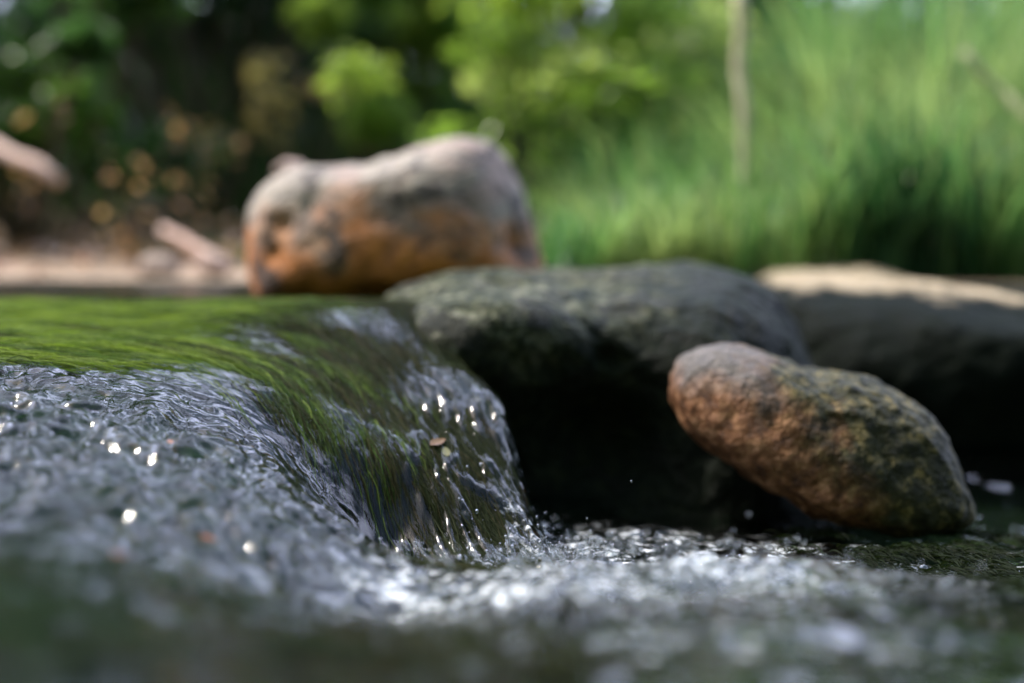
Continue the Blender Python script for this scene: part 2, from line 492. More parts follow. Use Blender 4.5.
def keep_front(x, y):
    patch = fbm(xyz(x * 8, y * 8, 9.), 3)
    return sstep(.71, .60, y + .05 * patch) * sstep(-.05, .25, patch + .08) * sstep(.1, -.05, x) * .9 + .05 * (y < ybound(x))
V2, F2, C2 = strands(42000, -.6, .1, .36, 1.05, keep_front, .022, .0006, lambda x, y: .005 + 0 * x, [(.020, .052, .018), (.022, .042, .016), (.012, .026, .010), (.022, .030, .011), (.028, .028, .010)], 4)
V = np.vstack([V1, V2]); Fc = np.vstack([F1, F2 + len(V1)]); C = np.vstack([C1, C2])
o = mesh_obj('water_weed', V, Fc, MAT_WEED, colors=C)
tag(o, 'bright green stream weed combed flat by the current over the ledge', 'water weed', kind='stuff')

# ------------------------------------------------------------------ rocks
def ico(sub):
    import bmesh
    bm = bmesh.new(); bmesh.ops.create_icosphere(bm, subdivisions=sub, radius=1)
    V = np.array([v.co[:] for v in bm.verts]); Fc = np.array([[v.index for v in f.verts] for f in bm.faces])
    bm.free(); return V, Fc
ICO7 = ico(7); ICO6 = ico(6); ICO3 = ico(3); ICO1 = ico(1)
def outline_rock(name, outline, center, D, depth, mat, amp=.006, freq=14, seed=0, flat=.85, lean=0.0, back=1.0, dents=(), sub=6, amp2=.0015, freq2=70):
    """a solid boulder whose silhouette follows the outline; depth = half thickness towards the camera"""
    U, Fc = ICO7 if sub == 7 else ICO6
    c = P(center[0], center[1], D)
    pts = np.array([P(p[0], p[1], D) for p in outline]) - c
    th = np.arctan2(pts[:, 2], pts[:, 0]); R = np.hypot(pts[:, 0], pts[:, 2])
    o_ = np.argsort(th); th, R = th[o_], R[o_]
    th = np.concatenate([th - 2 * math.pi, th, th + 2 * math.pi]); R = np.concatenate([R, R, R])
    a = np.arctan2(U[:, 2], U[:, 0])
    rp = np.hypot(U[:, 0], U[:, 2])
    tt = np.linspace(-math.pi, math.pi, 721)
    Rs = np.interp(tt, th, R)
    k = np.hanning(31); k /= k.sum()
    Rs = np.convolve(np.concatenate([Rs[-31:-1], Rs, Rs[1:31]]), k, 'same')[30:-30]
    Ra = np.interp(a, tt, Rs)
    Rm = Rs.mean()
    wgt = sstep(.0, .75, rp)
    Ra = Rm * (1 - wgt) + Ra * wgt
    rr = rp ** flat
    V = np.zeros_like(U)
    V[:, 0] = Ra * rr * np.cos(a); V[:, 2] = Ra * rr * np.sin(a)
    V[:, 1] = np.sign(U[:, 1]) * np.abs(U[:, 1]) ** .8 * depth * np.where(U[:, 1] > 0, back, 1.0)
    V[:, 1] += lean * V[:, 2]
    nrm = U
    s = V * 1.0
    n_ = fbm(s * freq + seed * 7.1, 4, .5); n2_ = fbm(s * freq2 + seed * 3.1, 4, .6)
    V = V + nrm * (n_ * amp + n2_ * amp2)[:, None]
    for (dp, rad, dep) in dents:
        q_ = P(dp[0], dp[1], dp[2]) - c
        d2 = ((V - q_) ** 2).sum(1)
        V = V - nrm * (dep * np.exp(-d2 / rad ** 2))[:, None]
    return mesh_obj(name, V + c, Fc, mat, loc=c)

def rock_material(name, build, rough=.75, bscale=90, bstr=.6, spec=.4):
    t = NT(name); co = t.coord()
    c, r = build(t, co)
    b = t.n('ShaderNodeBsdfPrincipled'); b.inputs['Specular IOR Level'].default_value = spec; t.set(b.inputs['Roughness'], r if r is not None else rough)
    t.set(b.inputs['Base Color'], c)
    h = t.math('ADD', t.noise(bscale, 6, .65, co), t.math('MULTIPLY', t.noise(bscale * .25, 4, .6, co), 1.5))
    t.set(b.inputs['Normal'], t.bump(h, bstr, .006))
    return t.finish(b.outputs[0])

def zsep(t, co):
    s = t.n('ShaderNodeSeparateXYZ', Vector=co); return s.outputs
def build_upper(t, co):
    s = zsep(t, co)
    n1 = t.noise(14, 5, .6, co, .4); n2 = t.noise(45, 5, .65, co); n3 = t.noise(7, 3, .5, co, 1.0)
    grey = t.ramp(n2, [(.3, (.15, .125, .10)), (.55, (.28, .24, .19)), (.75, (.42, .37, .31))])
    pinky = t.mix(t.ramp(n3, [(.45, 0.), (.6, 1.)]), grey, t.ramp(n2, [(.3, (.13, .09, .07)), (.7, (.36, .26, .21))]))
    orange = t.ramp(n2, [(.3, (.20, .075, .02)), (.6, (.50, .17, .03)), (.8, (.62, .30, .08))])
    zz = t.math('ADD', s[2], t.math('MULTIPLY', t.math('SUBTRACT', n1, .5), .26))
    low = t.ramp(t.math('MULTIPLY_ADD', zz, 12.0), [(0, 1.), (1, 0.)])
    mr = t.n('ShaderNodeMapRange'); t.set(mr.inputs[0], zz); mr.inputs[1].default_value = -.050; mr.inputs[2].default_value = .030; mr.inputs[3].default_value = 1; mr.inputs[4].default_value = 0
    c = t.mix(mr.outputs[0], pinky, orange)
    blotch = t.ramp(t.noise(17, 4, .6, co, .8), [(.54, 0.), (.60, 1.)])
    c = t.mix(t.math('MULTIPLY', blotch, .85), c, (.035, .025, .02))
    return c, t.ramp(n2, [(0, .55), (1, .85)])
def build_lower(t, co):
    s = zsep(t, co)
    n1 = t.noise(18, 5, .6, co, .5); n2 = t.noise(75, 6, .7, co); n3 = t.noise(26, 5, .6, co)
    olive = t.ramp(n2, [(.34, (.010, .011, .004)), (.52, (.034, .034, .012)), (.66, (.19, .15, .06))])
    rust = t.ramp(n2, [(.32, (.03, .012, .006)), (.50, (.145, .062, .024)), (.68, (.34, .18, .09))])
    grey = t.ramp(n2, [(.3, (.05, .045, .042)), (.7, (.17, .15, .135))])
    u = t.math('ADD', t.math('ADD', t.math('MULTIPLY', s[0], -1.0), t.math('MULTIPLY', s[2], -.8)), t.math('MULTIPLY', t.math('SUBTRACT', n1, .5), .16))
    mr = t.n('ShaderNodeMapRange'); t.set(mr.inputs[0], u); mr.inputs[1].default_value = -.03; mr.inputs[2].default_value = .01
    c = t.mix(mr.outputs[0], olive, rust)
    top = t.math('ADD', s[2], t.math('MULTIPLY', t.math('SUBTRACT', n3, .5), .06))
    mr2 = t.n('ShaderNodeMapRange'); t.set(mr2.inputs[0], top); mr2.inputs[1].default_value = .048; mr2.inputs[2].default_value = .07
    c = t.mix(t.math('MULTIPLY', mr2.outputs[0], mr.outputs[0]), c, grey)
    return t.mix(t.ramp(n3, [(.6, 0.), (.68, .7)]), c, (.02, .018, .012)), t.ramp(n2, [(0, .4), (1, .8)])
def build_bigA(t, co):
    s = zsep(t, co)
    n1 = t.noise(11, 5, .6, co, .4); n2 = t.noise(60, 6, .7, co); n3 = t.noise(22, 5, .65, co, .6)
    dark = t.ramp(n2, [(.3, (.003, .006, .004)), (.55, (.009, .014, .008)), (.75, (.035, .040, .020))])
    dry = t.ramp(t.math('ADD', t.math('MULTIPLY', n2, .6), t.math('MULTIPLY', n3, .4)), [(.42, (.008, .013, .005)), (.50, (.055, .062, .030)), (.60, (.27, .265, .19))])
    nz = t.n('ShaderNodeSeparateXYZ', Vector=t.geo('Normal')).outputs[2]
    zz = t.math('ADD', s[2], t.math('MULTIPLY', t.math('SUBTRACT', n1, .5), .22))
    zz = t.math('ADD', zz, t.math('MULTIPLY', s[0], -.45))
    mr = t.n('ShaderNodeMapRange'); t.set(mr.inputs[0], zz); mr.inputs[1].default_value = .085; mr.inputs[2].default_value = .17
    c = t.mix(mr.outputs[0], dark, dry)  # paints the sunlit top grey by height, the wet underside dark with shade
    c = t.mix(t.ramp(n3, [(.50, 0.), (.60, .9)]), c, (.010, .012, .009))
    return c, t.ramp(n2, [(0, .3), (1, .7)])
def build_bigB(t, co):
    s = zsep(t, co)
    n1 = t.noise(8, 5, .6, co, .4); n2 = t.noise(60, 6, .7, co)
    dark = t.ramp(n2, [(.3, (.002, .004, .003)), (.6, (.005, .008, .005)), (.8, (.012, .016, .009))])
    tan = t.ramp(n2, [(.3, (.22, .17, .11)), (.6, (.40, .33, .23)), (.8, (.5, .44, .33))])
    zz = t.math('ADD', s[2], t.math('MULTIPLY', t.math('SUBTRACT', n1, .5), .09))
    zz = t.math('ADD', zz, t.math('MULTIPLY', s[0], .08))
    mr = t.n('ShaderNodeMapRange'); t.set(mr.inputs[0], zz); mr.inputs[1].default_value = .184; mr.inputs[2].default_value = .197  # height threshold paints the sunlit rim tan, the wet shaded front near black
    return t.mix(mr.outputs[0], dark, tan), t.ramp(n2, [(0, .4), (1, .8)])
MU = rock_material('orange stained boulder', build_upper)
ML = rock_material('rust and lichen rock', build_lower, spec=.18, bstr=.9)
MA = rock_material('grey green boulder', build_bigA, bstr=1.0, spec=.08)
MB_ = rock_material('dark boulder with sunlit tan top', build_bigB, spec=.05)

o = outline_rock('boulder', [(249,232),(252,208),(264,188),(281,174),(295,168),(310,167),(332,167),(365,164),(400,155),(432,142),(460,136),(486,140),(503,152),(516,178),(528,210),(539,245),(545,285),(530,300),(460,305),(380,303),(300,305),(262,302),(252,272)],
                 (400, 225), 1.72, .14, MU, amp=.006, freq=13, seed=1, flat=.72, lean=.25, amp2=.0022, freq2=60,
                 dents=[((277,225,1.6), .016, .016), ((273,255,1.6), .014, .012), ((312,205,1.6), .014, .008), ((385,258,1.6), .018, .012), ((365,268,1.6), .018, .008), ((522,250,1.62), .026, .018)])
tag(o, 'pale orange stained boulder resting at the lip above the fall', 'boulder')
o = outline_rock('boulder', [(672,395),(676,370),(692,354),(715,348),(745,350),(780,360),(815,373),(860,377),(897,390),(925,410),(944,438),(957,472),(964,500),(960,514),(920,524),(860,521),(815,507),(775,488),(735,465),(700,441),(680,416)],
                 (815, 450), 1.2, .085, ML, amp=.007, freq=18, seed=2, flat=.66, lean=.28, amp2=.0035, freq2=75,
                 dents=[((815,375,1.2), .014, .006), ((720,420,1.13), .012, .003), ((880,440,1.13), .014, .004)])
tag(o, 'rusty brown rock with olive lichen leaning below the dark boulders', 'boulder')
crack = [((482 + 8 * k, 283 + 4.2 * k + 3 * math.sin(k * 1.3), 1.44 - .0095 * k), .012, .014) for k in range(19)]
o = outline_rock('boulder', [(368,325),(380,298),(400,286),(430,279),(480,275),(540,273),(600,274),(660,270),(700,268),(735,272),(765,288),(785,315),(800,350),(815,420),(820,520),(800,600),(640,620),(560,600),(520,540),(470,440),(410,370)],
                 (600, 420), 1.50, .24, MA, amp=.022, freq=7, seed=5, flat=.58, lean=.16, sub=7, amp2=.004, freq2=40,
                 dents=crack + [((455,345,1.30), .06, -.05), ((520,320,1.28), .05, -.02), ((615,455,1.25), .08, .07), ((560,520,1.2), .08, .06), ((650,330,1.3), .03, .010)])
tag(o, 'grey green boulder beside the fall with wet underside coloured dark as in shade', 'boulder')
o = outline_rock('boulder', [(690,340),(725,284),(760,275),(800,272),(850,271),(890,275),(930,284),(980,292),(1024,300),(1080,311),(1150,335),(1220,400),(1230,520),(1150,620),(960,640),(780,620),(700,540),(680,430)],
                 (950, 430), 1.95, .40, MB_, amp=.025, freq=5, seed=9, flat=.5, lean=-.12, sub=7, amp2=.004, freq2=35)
tag(o, 'largest dark boulder with its sunlit top coloured tan along the right', 'boulder')
# stones that carry the upper boulder and close the far side of the lower pool
def pebble(px, py, D, r, sq, mat, seed, name, label, cat, group=None, sink=.3):
    U, Fc = ico(4)
    c = P(px, py, D)
    V = U * np.array(sq) * r
    V = V + U * (fbm(U * 1.4 + seed * 5.3, 4) * r * .3)[:, None]
    o = mesh_obj(name, V + c, Fc, mat, loc=c)
    tag(o, label, cat, group); return o
def build_peb(t, co):
    n2 = t.noise(70, 5, .6, co)
    rnd = t.t.nodes.new('ShaderNodeObjectInfo').outputs['Random']
    a = t.ramp(n2, [(.3, (.20, .15, .12)), (.7, (.45, .36, .31))]); b_ = t.ramp(n2, [(.3, (.30, .19, .16)), (.7, (.55, .40, .36))])
    return t.mix(rnd, a, b_), None
MP = rock_material('shore pebble', build_peb)

# ------------------------------------------------------------------ foliage
def leaves(centers, size, tones, r, droop=.3, aspect=.45, up=None):
    n = len(centers)
    d = r.normal(size=(n, 3)); d[:, 2] = d[:, 2] * .5 - droop; d /= np.linalg.norm(d, axis=1)[:, None]
    nr = r.normal(size=(n, 3)) * .7; nr[:, 2] += 1.0
    s = np.cross(nr, d); s /= np.linalg.norm(s, axis=1)[:, None] + 1e-9
    nn_ = np.cross(d, s)
    L = size * r.uniform(.6, 1.4, n); W = L * aspect * r.uniform(.8, 1.2, n)
    V = np.zeros((n, 6, 3))
    fold = .18
    V[:, 0] = centers
    V[:, 1] = centers + d * (L * .4)[:, None] + s * (W * .5)[:, None] + nn_ * (W * fold)[:, None]
    V[:, 2] = centers + d * (L * .4)[:, None] - s * (W * .5)[:, None] + nn_ * (W * fold)[:, None]
    V[:, 3] = centers + d * L[:, None] - nn_ * (L * .12)[:, None]
    V[:, 4] = centers + d * (L * .45)[:, None]
    V[:, 5] = centers + d * (L * .8)[:, None] + s * (W * .22)[:, None]
    i = np.arange(n)[:, None] * 6
    Fc = np.concatenate([i + np.array([[0, 1, 3, 4]]), i + np.array([[0, 4, 3, 2]])], axis=0)
    C = np.repeat(tones, 6, axis=0)
    return V.reshape(-1, 3), Fc, C
MAT_LEAF = leaf_material('bush leaves', trans=.6, rough=.28, tex=25, spec=.4)
t = NT('bark'); co = t.coord((1, 1, .25))
b = t.n('ShaderNodeBsdfPrincipled', Roughness=.9)
t.set(b.inputs['Base Color'], t.ramp(t.noise(40, 5, .6, co), [(.3, (.05, .035, .025)), (.7, (.16, .12, .085))]))
t.set(b.inputs['Normal'], t.bump(t.noise(60, 4, .6, co), .7, .01))
MAT_BARK = t.finish(b.outputs[0])
def simple_mat(name, stops, scale=40, rough=.8):
    t = NT(name); b = t.n('ShaderNodeBsdfPrincipled', Roughness=rough)
    n = t.noise(scale, 5, .6, t.coord())
    t.set(b.inputs['Base Color'], t.ramp(n, stops)); t.set(b.inputs['Normal'], t.bump(n, .5, .005))
    return t.finish(b.outputs[0])
MAT_DEAD = simple_mat('weathered dead wood', [(.3, (.52, .33, .27)), (.7, (.75, .56, .49))])
MAT_PALE = simple_mat('pale dry stem', [(.3, (.38, .33, .20)), (.7, (.62, .58, .38))])

def tube_np(pts, rad, k=8):
    pts = np.asarray(pts, float); n = len(pts)
    V = []
    for i in range(n):
        d = pts[min(i + 1, n - 1)] - pts[max(i - 1, 0)]; d /= np.linalg.norm(d) + 1e-9
        a = np.cross(d, [0.3, .2, .9]); a /= np.linalg.norm(a); b_ = np.cross(d, a)
        for j in range(k):
            th = 2 * math.pi * j / k
            V.append(pts[i] + (a * math.cos(th) + b_ * math.sin(th)) * rad[i])
    Fc = []
    for i in range(n - 1):
        for j in range(k):
            Fc.append([i * k + j, i * k + (j + 1) % k, (i + 1) * k + (j + 1) % k, (i + 1) * k + j])
    c0 = len(V); V.append(pts[0]); V.append(pts[-1])
    for j in range(k):
        Fc.append([c0, (j + 1) % k, j, c0]); Fc.append([c0 + 1, (n - 1) * k + j, (n - 1) * k + (j + 1) % k, c0 + 1])
    return np.array(V), Fc
def tube_obj(name, paths, mat, parent=None, loc=None, k=8):
    import bmesh
    me = bpy.data.meshes.new(name); VV = []; FF = []
    for pts, rad in paths:
        V, Fc = tube_np(pts, rad, k)
        off = len(VV); VV += V.tolist()
        for f in Fc:
            f = [off + a for a in f]
            FF.append(f[:3] if f[0] == f[3] else f)
    if loc is not None: VV = [[v[0] - loc[0], v[1] - loc[1], v[2] - loc[2]] for v in VV]
    me.from_pydata(VV, [], FF); me.polygons.foreach_set('use_smooth', [True] * len(me.polygons)); me.materials.append(mat)
    o = bpy.data.objects.new(name, me); COL.objects.link(o)
    if parent is not None: o.parent = parent
    elif loc is not None: o.location = tuple(float(v) for v in loc)
    return o
def gz1(x, y): return float(ground_z(np.array([x]), np.array([y]))[0])

def bush(name, label, cat, x, y, w, d, h, nleaf, size, palette, seed, lift=.0, nclump=22, group=None, aspect=.45, trunk_r=.012, low=.0):
    r = np.random.default_rng(seed)
    z0 = gz1(x, y)
    root = empty(name, (x, y, z0))
    cl = r.uniform(-1, 1, (nclump, 3)); cl[:, 2] = r.uniform(low, 1, nclump); nleaf = int(nleaf * 1.6)
    cl[:, :2] *= np.sqrt(1 - .55 * cl[:, 2:] ** 2)
    cl = cl * np.array([w, d, h]) + np.array([0, 0, lift])
    k = r.integers(0, nclump, nleaf)
    rad = r.uniform(.12, .26, nclump) * min(w, h) * 1.3
    off = r.normal(size=(nleaf, 3)); off /= np.linalg.norm(off, axis=1)[:, None]
    off *= (r.random(nleaf) ** .4)[:, None]
    c = cl[k] + off * rad[k][:, None] * np.array([1, 1, .7])
    pal = np.array(palette)
    tone = pal[r.integers(0, len(pal), nclump)][k] * r.uniform(.6, 1.4, nleaf)[:, None]
    V, Fc, C = leaves(c, size, tone, r, aspect=aspect)
    o = mesh_obj('foliage', V, Fc, MAT_LEAF, parent=root, colors=C, smooth=False)
    paths = []
    for i in range(nclump):
        p1 = cl[i]; st = np.array([r.normal() * w * .08, r.normal() * d * .08, -.03])
        mid = (st + p1) / 2 + r.normal(size=3) * .05 * h + np.array([0, 0, .1 * h])
        ts = np.linspace(0, 1, 7)[:, None]
        pts = (1 - ts) ** 2 * st + 2 * ts * (1 - ts) * mid + ts ** 2 * p1
        paths.append((pts, np.linspace(trunk_r, trunk_r * .25, 7)))
    tube_obj('stem', paths, MAT_BARK, parent=root, k=6)
    tag(root, label, cat, group)
    return root
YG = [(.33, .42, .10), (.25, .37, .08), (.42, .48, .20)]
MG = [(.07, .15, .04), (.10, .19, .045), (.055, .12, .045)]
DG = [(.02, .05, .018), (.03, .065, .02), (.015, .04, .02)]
def X3(px, D): return (px - 512) / F * D
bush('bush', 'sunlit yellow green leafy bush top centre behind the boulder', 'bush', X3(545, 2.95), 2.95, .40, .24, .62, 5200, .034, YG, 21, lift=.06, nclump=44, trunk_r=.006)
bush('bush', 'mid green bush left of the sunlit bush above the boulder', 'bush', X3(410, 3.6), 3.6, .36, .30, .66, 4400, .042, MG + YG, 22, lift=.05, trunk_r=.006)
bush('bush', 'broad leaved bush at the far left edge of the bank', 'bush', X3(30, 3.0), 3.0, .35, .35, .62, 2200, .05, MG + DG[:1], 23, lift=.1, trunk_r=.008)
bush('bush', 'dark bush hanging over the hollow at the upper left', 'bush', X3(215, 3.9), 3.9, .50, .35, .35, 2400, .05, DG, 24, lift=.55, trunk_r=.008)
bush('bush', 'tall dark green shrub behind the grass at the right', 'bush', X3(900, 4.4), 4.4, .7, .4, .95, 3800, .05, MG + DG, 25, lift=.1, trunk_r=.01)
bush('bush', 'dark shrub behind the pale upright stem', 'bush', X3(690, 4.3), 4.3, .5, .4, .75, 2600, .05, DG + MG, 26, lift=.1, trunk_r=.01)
bush('dead_shrub', 'dry brown shrub with pinkish dead leaves in the dark hollow', 'shrub', X3(125, 2.55), 2.55, .24, .12, .26, 60, .030, [(.50, .28, .20), (.42, .22, .15), (.30, .16, .10)], 27, lift=.0, nclump=16, trunk_r=.003)
bush('dead_shrub', 'small dry shrub with tan leaves just left of the pale boulder', 'shrub', X3(300, 3.3), 3.3, .20, .2, .38, 160, .034, [(.42, .33, .17), (.30, .22, .11), (.25, .15, .09)], 28, lift=.0, nclump=14, trunk_r=.004)
# wall of woodland further back
for i, (px, D, w_, h_, lab, pal) in enumerate([
        (-60, 6.2, 1.5, 2.1, 'woodland bush furthest left behind the dark hollow', DG),
        (250, 6.4, 1.4, 2.1, 'near black woodland bush behind the dark hollow', DG),
        (180, 5.2, .9, 1.25, 'nearest black green bush filling the dark hollow', DG),
        (520, 7.2, 1.2, 1.6, 'woodland bush far behind the pale boulder', MG),
        (800, 7.0, 1.4, 2.0, 'woodland bush far behind the grass slope', MG + DG),
        (1080, 6.6, 1.3, 2.0, 'woodland bush far behind the right edge', DG + MG)]):
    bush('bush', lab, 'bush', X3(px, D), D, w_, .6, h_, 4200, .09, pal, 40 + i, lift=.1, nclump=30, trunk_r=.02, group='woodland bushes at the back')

# unseen tree added at the left so its crown shades the hollow
def tree(label, x, y, h, cw, ch, nleaf, pal, seed, size=.09, lean=(0, 0), group=None, holes=None):
    r = np.random.default_rng(seed); z0 = gz1(x, y)
    root = empty('tree', (x, y, z0))
    top = np.array([lean[0], lean[1], h])
    ts = np.linspace(0, 1, 10)[:, None]
    pts = ts * top + np.stack([np.sin(ts[:, 0] * 3) * .06 * h * .3, np.cos(ts[:, 0] * 2.3) * .04 * h * .3 - .04 * h * .3, 0 * ts[:, 0]], 1) - np.array([0, 0, .05])
    paths = [(pts, np.linspace(.035 * h, .010 * h, 10))]
    nc = 46
    cl = r.normal(size=(nc, 3)); cl /= np.linalg.norm(cl, axis=1)[:, None]; cl *= (r.random(nc) ** .5)[:, None]
    cl = cl * np.array([cw, cw, ch]) + top + np.array([0, 0, ch * .1])
    for i in range(0, nc, 2):
        st = pts[r.integers(4, 10)]
        mid = (st + cl[i]) / 2 + np.array([0, 0, .1 * ch])
        q_ = (1 - ts) ** 2 * st + 2 * ts * (1 - ts) * mid + ts ** 2 * cl[i]
        paths.append((q_, np.linspace(.008 * h, .002 * h, 10)))
    k = r.integers(0, nc, nleaf)
    off = r.normal(size=(nleaf, 3)) * .5
    c = cl[k] + off * (cw * .30) * np.array([1, 1, .6])
    palc = np.array(pal); tone = palc[r.integers(0, len(palc), nc)][k] * r.uniform(.6, 1.4, nleaf)[:, None]
    V, Fc, C = leaves(c, size, tone, r)
    mesh_obj('crown', V, Fc, MAT_LEAF, parent=root, colors=C, smooth=False)
    tube_obj('trunk', paths, MAT_BARK, parent=root)
    tag(root, label, 'tree', group)
tree('unseen tree added on the left bank to shade the dark hollow', -2.1, 4.65, 1.6, .7, .4, 5200, DG + MG, 61, lean=(.5, -.5), size=.07)

# ------------------------------------------------------------------ grass
MAT_GRASS = leaf_material('grass blades', trans=.5, rough=.4, tex=20, spec=.35)
def grass(name, n, sampler, hgt, wid, palette, seed, label):
    r = np.random.default_rng(seed)
    x, y, hs = sampler(r, n)
    n = len(x)
    z = ground_z(x, y)
    H = hgt * hs * r.uniform(.5, 1.3, n); W = wid * r.uniform(.6, 1.5, n)
    a = r.uniform(0, 6.28, n); bend = r.uniform(.1, .9, n) ** 1.5 * H
    face = r.uniform(0, 6.28, n)
    seg = 5
    V = np.zeros((n, seg + 1, 2, 3)); C = np.zeros((n, seg + 1, 2, 3))
    pal = np.array(palette)
    patch = fbm(xyz(x * 2.2, y * 2.2, 6.), 3)
    ci = np.clip(((patch * 2.0 + .52 + r.normal(0, .22, n)) * len(pal)).astype(int), 0, len(pal) - 1)
    c0 = pal[ci] * r.uniform(.85, 1.15, n)[:, None]
    for s in range(seg + 1):
        f = s / seg
        cx = x + np.cos(a) * bend * f ** 2; cy_ = y + np.sin(a) * bend * f ** 2; cz = z - .01 + H * (f - .18 * f ** 3 * (bend / H))
        w_ = W * .5 * (1 - f ** 2.2) + .0003
        for j, sg in enumerate((-1, 1)):
            V[:, s, j, 0] = cx + sg * np.cos(face) * w_; V[:, s, j, 1] = cy_ + sg * np.sin(face) * w_; V[:, s, j, 2] = cz
            C[:, s, j] = c0
    idx = np.arange(n * (seg + 1) * 2).reshape(n, seg + 1, 2)
    Fc = np.stack([idx[:, :-1, 0], idx[:, :-1, 1], idx[:, 1:, 1], idx[:, 1:, 0]], axis=-1).reshape(-1, 4)
    o = mesh_obj(name, V.reshape(-1, 3), Fc, MAT_GRASS, colors=C.reshape(-1, 3))
    tag(o, label, 'grass', kind='stuff')
def samp_grass(r, n):
    D = 2.0 + 3.2 * r.random(n) ** 1.3
    px = r.uniform(480, 1180, n)
    x = (px - 512) / F * D
    edge_ = sstep(470, 600, px + 60 * r.normal(size=n))
    k = r.random(n) < edge_
    h = sstep(480, 640, px) * .3 + sstep(690, 860, px) * .45 + .30
    h = h * (.45 + .55 * sstep(2.0, 3.0, D))
    patch = fbm(xyz(x * 3, D * 3, 1.), 2)
    k &= r.random(n) < (.35 + sstep(-.3, .2, patch))
    k &= D > pool_edge(x) + .02
    k &= r.random(n) < sstep(500, 640, px) * .6 + .4
    return x[k], D[k], h[k]
GP = [(.035, .10, .05), (.07, .18, .08), (.14, .28, .12), (.20, .34, .15), (.32, .40, .21)]
grass('grass', 27000, samp_grass, .50, .0055, GP, 71, 'long soft green grass on the bank behind the boulders')
def samp_far(r, n):
    x = r.uniform(-6, 6, n); y = r.uniform(3.5, 9, n); return x, y, np.ones(n) * .8
grass('undergrowth', 6000, samp_far, .6, .02, [(.02, .045, .018), (.03, .07, .022), (.05, .10, .03)], 72, 'dark green undergrowth covering the bank under the bushes')
def samp_back(r, n):
    x = r.uniform(-5, 5, n); y = r.uniform(-5, -.7, n); return x, y, np.ones(n)

# moss on the rock awash at the right of the lower pool
def keep_r(x, y):
    patch = fbm(xyz(x * 14, y * 14, 19.), 3)
    return sstep(.19, .27, x) * sstep(-.02, .22, patch + .05)
V, Fc, C = strands(26000, .12, .62, .80, 1.16, keep_r, .02, .0009, lambda x, y: .0035 + 0 * x, [(.04, .065, .016), (.02, .036, .010), (.012, .018, .007)], 6)
V4, F4, C4 = strands(9000, .0, .55, .42, .80, keep_r, .025, .0012, lambda x, y: .003 + 0 * x, [(.010, .024, .011), (.015, .030, .013), (.022, .024, .011)], 8)
o = mesh_obj('moss', np.vstack([V, V4]), np.vstack([Fc, F4 + len(V)]), MAT_WEED, colors=np.vstack([C, C4]))
tag(o, 'dark green moss awash at the right of the lower pool', 'moss', kind='stuff')

# leaf litter in the hollow
r = np.random.default_rng(81)
n = 420
px = r.uniform(-40, 330, n); D = r.uniform(2.3, 4.2, n); x = X3(px, D)
z = ground_z(x, D) + .012
pal = np.array([(.42, .22, .16), (.30, .16, .10), (.50, .32, .26), (.22, .12, .07)])
V, Fc, C = leaves(np.stack([x, D, z], 1), .035, pal[r.integers(0, 4, n)], r, droop=0, aspect=.6)
o = mesh_obj('leaf_litter', V, Fc, leaf_material('dry leaf litter', trans=.15, rough=.4, tex=50), colors=C, smooth=False)
tag(o, 'scattered pinkish brown dead leaves on the shaded left bank', 'leaf litter', kind='stuff')

# ------------------------------------------------------------------ branches and stems
def branch(name, label, cat, pix, r0, r1, mat, seed, group=None, twigs=()):
    pts = np.array([P(*p) for p in pix])
    tt = np.linspace(0, 1, len(pts)); ts = np.linspace(0, 1, 14)
    pp = np.stack([np.interp(ts, tt, pts[:, i]) for i in range(3)], 1)
    pp += fbm(pp * 9 + seed, 2)[:, None] * .01
    paths = [(pp, np.linspace(r0, r1, 14))]
    root = tube_obj(name, paths, mat, loc=pts[0])
    tag(root, label, cat, group)
    return root
branch('dead_branch', 'pinkish bare branch end poking in from the left edge', 'branch', [(-330, 250, 2.9), (-250, 160, 2.85), (-150, 105, 2.8), (-60, 116, 2.75), (0, 147, 2.6), (58, 181, 2.5)], .018, .011, MAT_DEAD, 1)
branch('driftwood', 'pale broken stick lying on the shore left of the boulder', 'branch', [(165, 228, 2.5), (195, 250, 2.42), (235, 275, 2.35)], .008, .011, MAT_DEAD, 2)
branch('plant_stem', 'pale upright dry stem rising above the grass', 'stem', [(745, 270, 2.2), (746, 190, 2.2), (743, 120, 2.21), (738, 60, 2.24), (742, -12, 2.25)], .005, .011, MAT_PALE, 3)
branch('plant_stem', 'pale slanting stem at the upper right edge', 'stem', [(962, 52, 2.25), (1000, 92, 2.25), (1040, 130, 2.2), (1120, 280, 2.2)], .006, .011, MAT_PALE, 4)

# pebbles and shore stones
for i, (px, py, D, r_, lab) in enumerate([
        (158, 268, 2.25, .028, 'pinkish stone on the shore in front of the dark hollow'),
        (215, 266, 2.2, .024, 'pale stone on the shore nearest the boulder'),
        (85, 262, 2.6, .03, 'rounded stone on the shore toward the left edge'),
        (148, 210, 3.2, .028, 'small pink stone lodged in the dark hollow'),
        (291, 170, 1.95, .019, 'pink stone peeping out behind the left end of the boulder')]):
    pebble(px, py, D, r_, (1.2, .9, .7), MP, i + 1, 'stone', lab, 'stone')

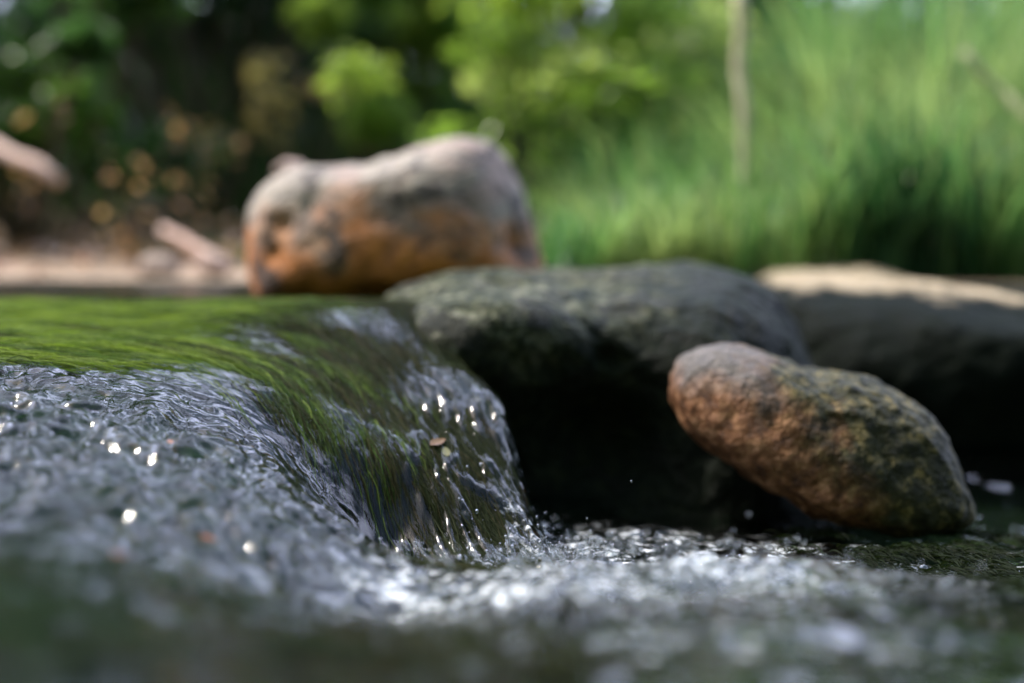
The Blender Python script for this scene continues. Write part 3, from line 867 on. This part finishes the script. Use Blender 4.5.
# small leaves caught on the ledge
MAT_DL = leaf_material('fallen leaf', trans=.2, rough=.35, tex=120)
def fallen_leaf(px, py, D, L, col, rot, label, seed):
    p = P(px, py, D); p[2] = float(S(p[0], p[1])[0]) + .0035
    h = .004
    gx_ = float((S(p[0] + h, p[1]) - S(p[0] - h, p[1]))[0] / (2 * h)); gy_ = float((S(p[0], p[1] + h) - S(p[0], p[1] - h))[0] / (2 * h))
    n_ = Vector((-gx_, -gy_, 1)).normalized()
    u = Vector((math.cos(rot), math.sin(rot), 0)); u = (u - n_ * u.dot(n_)).normalized(); v = n_.cross(u)
    V = []; Fc = []
    N = 12
    for i in range(N + 1):
        f = i / N; w_ = L * .24 * math.sin(math.pi * f ** .8) ** .9 * (1 + .28 * math.sin(f * 31 + seed))
        for s in (-1, 0, 1):
            q_ = u * (L * (f - .5)) + v * (w_ * s) + n_ * (abs(s) * w_ * .35 + .15 * L * (f - .5) ** 2)
            V.append([q_.x, q_.y, q_.z])
    for i in range(N):
        for s in range(2):
            a = i * 3 + s; Fc.append([a, a + 1, a + 4, a + 3])
    V = np.array(V) + p
    o = mesh_obj('fallen_leaf', V, Fc, MAT_DL, colors=np.tile(np.array(col), (len(V), 1)), loc=p)
    tag(o, label, 'leaf', 'dead leaves caught on the ledge')
fallen_leaf(438, 453, 1.08, .017, (.20, .10, .02), .9, 'orange brown leaf stuck on the bend of the falling water', 1)
fallen_leaf(446, 468, 1.07, .013, (.16, .15, .03), 1.8, 'yellow green leaf just below the orange one on the fall', 2)
fallen_leaf(208, 530, .76, .012, (.32, .10, .04), .2, 'reddish leaf in the rippled water at the lower left', 3)
fallen_leaf(120, 561, .68, .011, (.30, .10, .05), 1.0, 'small red leaf in the blurred water nearest the camera', 4)
fallen_leaf(170, 441, .91, .008, (.35, .13, .05), 2.0, 'tiny rust leaf amid the silver ripples', 5)

# ------------------------------------------------------------------ splash drops
r = np.random.default_rng(91)
VV = []; FF = []; off = 0
U, Fi = ICO1
def drops(n, fx, fy, fz, rmin, rmax):
    global off
    for i in range(n):
        x, y = fx(), fy(); z = float(S(np.array([x]), np.array([y]))[0]) + fz()
        VV.append(U * r.uniform(rmin, rmax) * np.array([1, 1, r.uniform(.8, 1.5)]) + np.array([x, y, z])); FF.append(Fi + off); off += len(U)
drops(500, lambda: r.normal(.03, .05), lambda: r.normal(.93, .06), lambda: abs(r.normal(0, .008)), .0004, .0016)
drops(420, lambda: r.normal(.08, .10), lambda: r.normal(.76, .07), lambda: abs(r.normal(0, .005)) + .002, .0005, .0018)
drops(300, lambda: r.normal(.08, .06), lambda: r.uniform(.56, .74), lambda: abs(r.normal(0, .003)) + .002, .0006, .0019)
drops(9, lambda: .03 + abs(r.normal(0, .05)), lambda: r.uniform(.95, 1.06), lambda: abs(r.normal(0, .03)), .0003, .0010)
t = NT('water drops')
fr = t.n('ShaderNodeFresnel', IOR=1.333); tr = t.n('ShaderNodeBsdfTransparent', Color=(.9, .95, .95, 1)); gl = t.n('ShaderNodeBsdfGlossy', Roughness=.05)
m1 = t.n('ShaderNodeMixShader', Fac=t.math('ADD', fr.outputs[0], .25, True)); t.t.links.new(tr.outputs[0], m1.inputs[1]); t.t.links.new(gl.outputs[0], m1.inputs[2])
o = mesh_obj('splash', np.vstack(VV), np.vstack(FF), t.finish(m1.outputs[0]))
tag(o, 'spray of tiny drops and bubbles where the fall meets the pool', 'splash', kind='stuff')
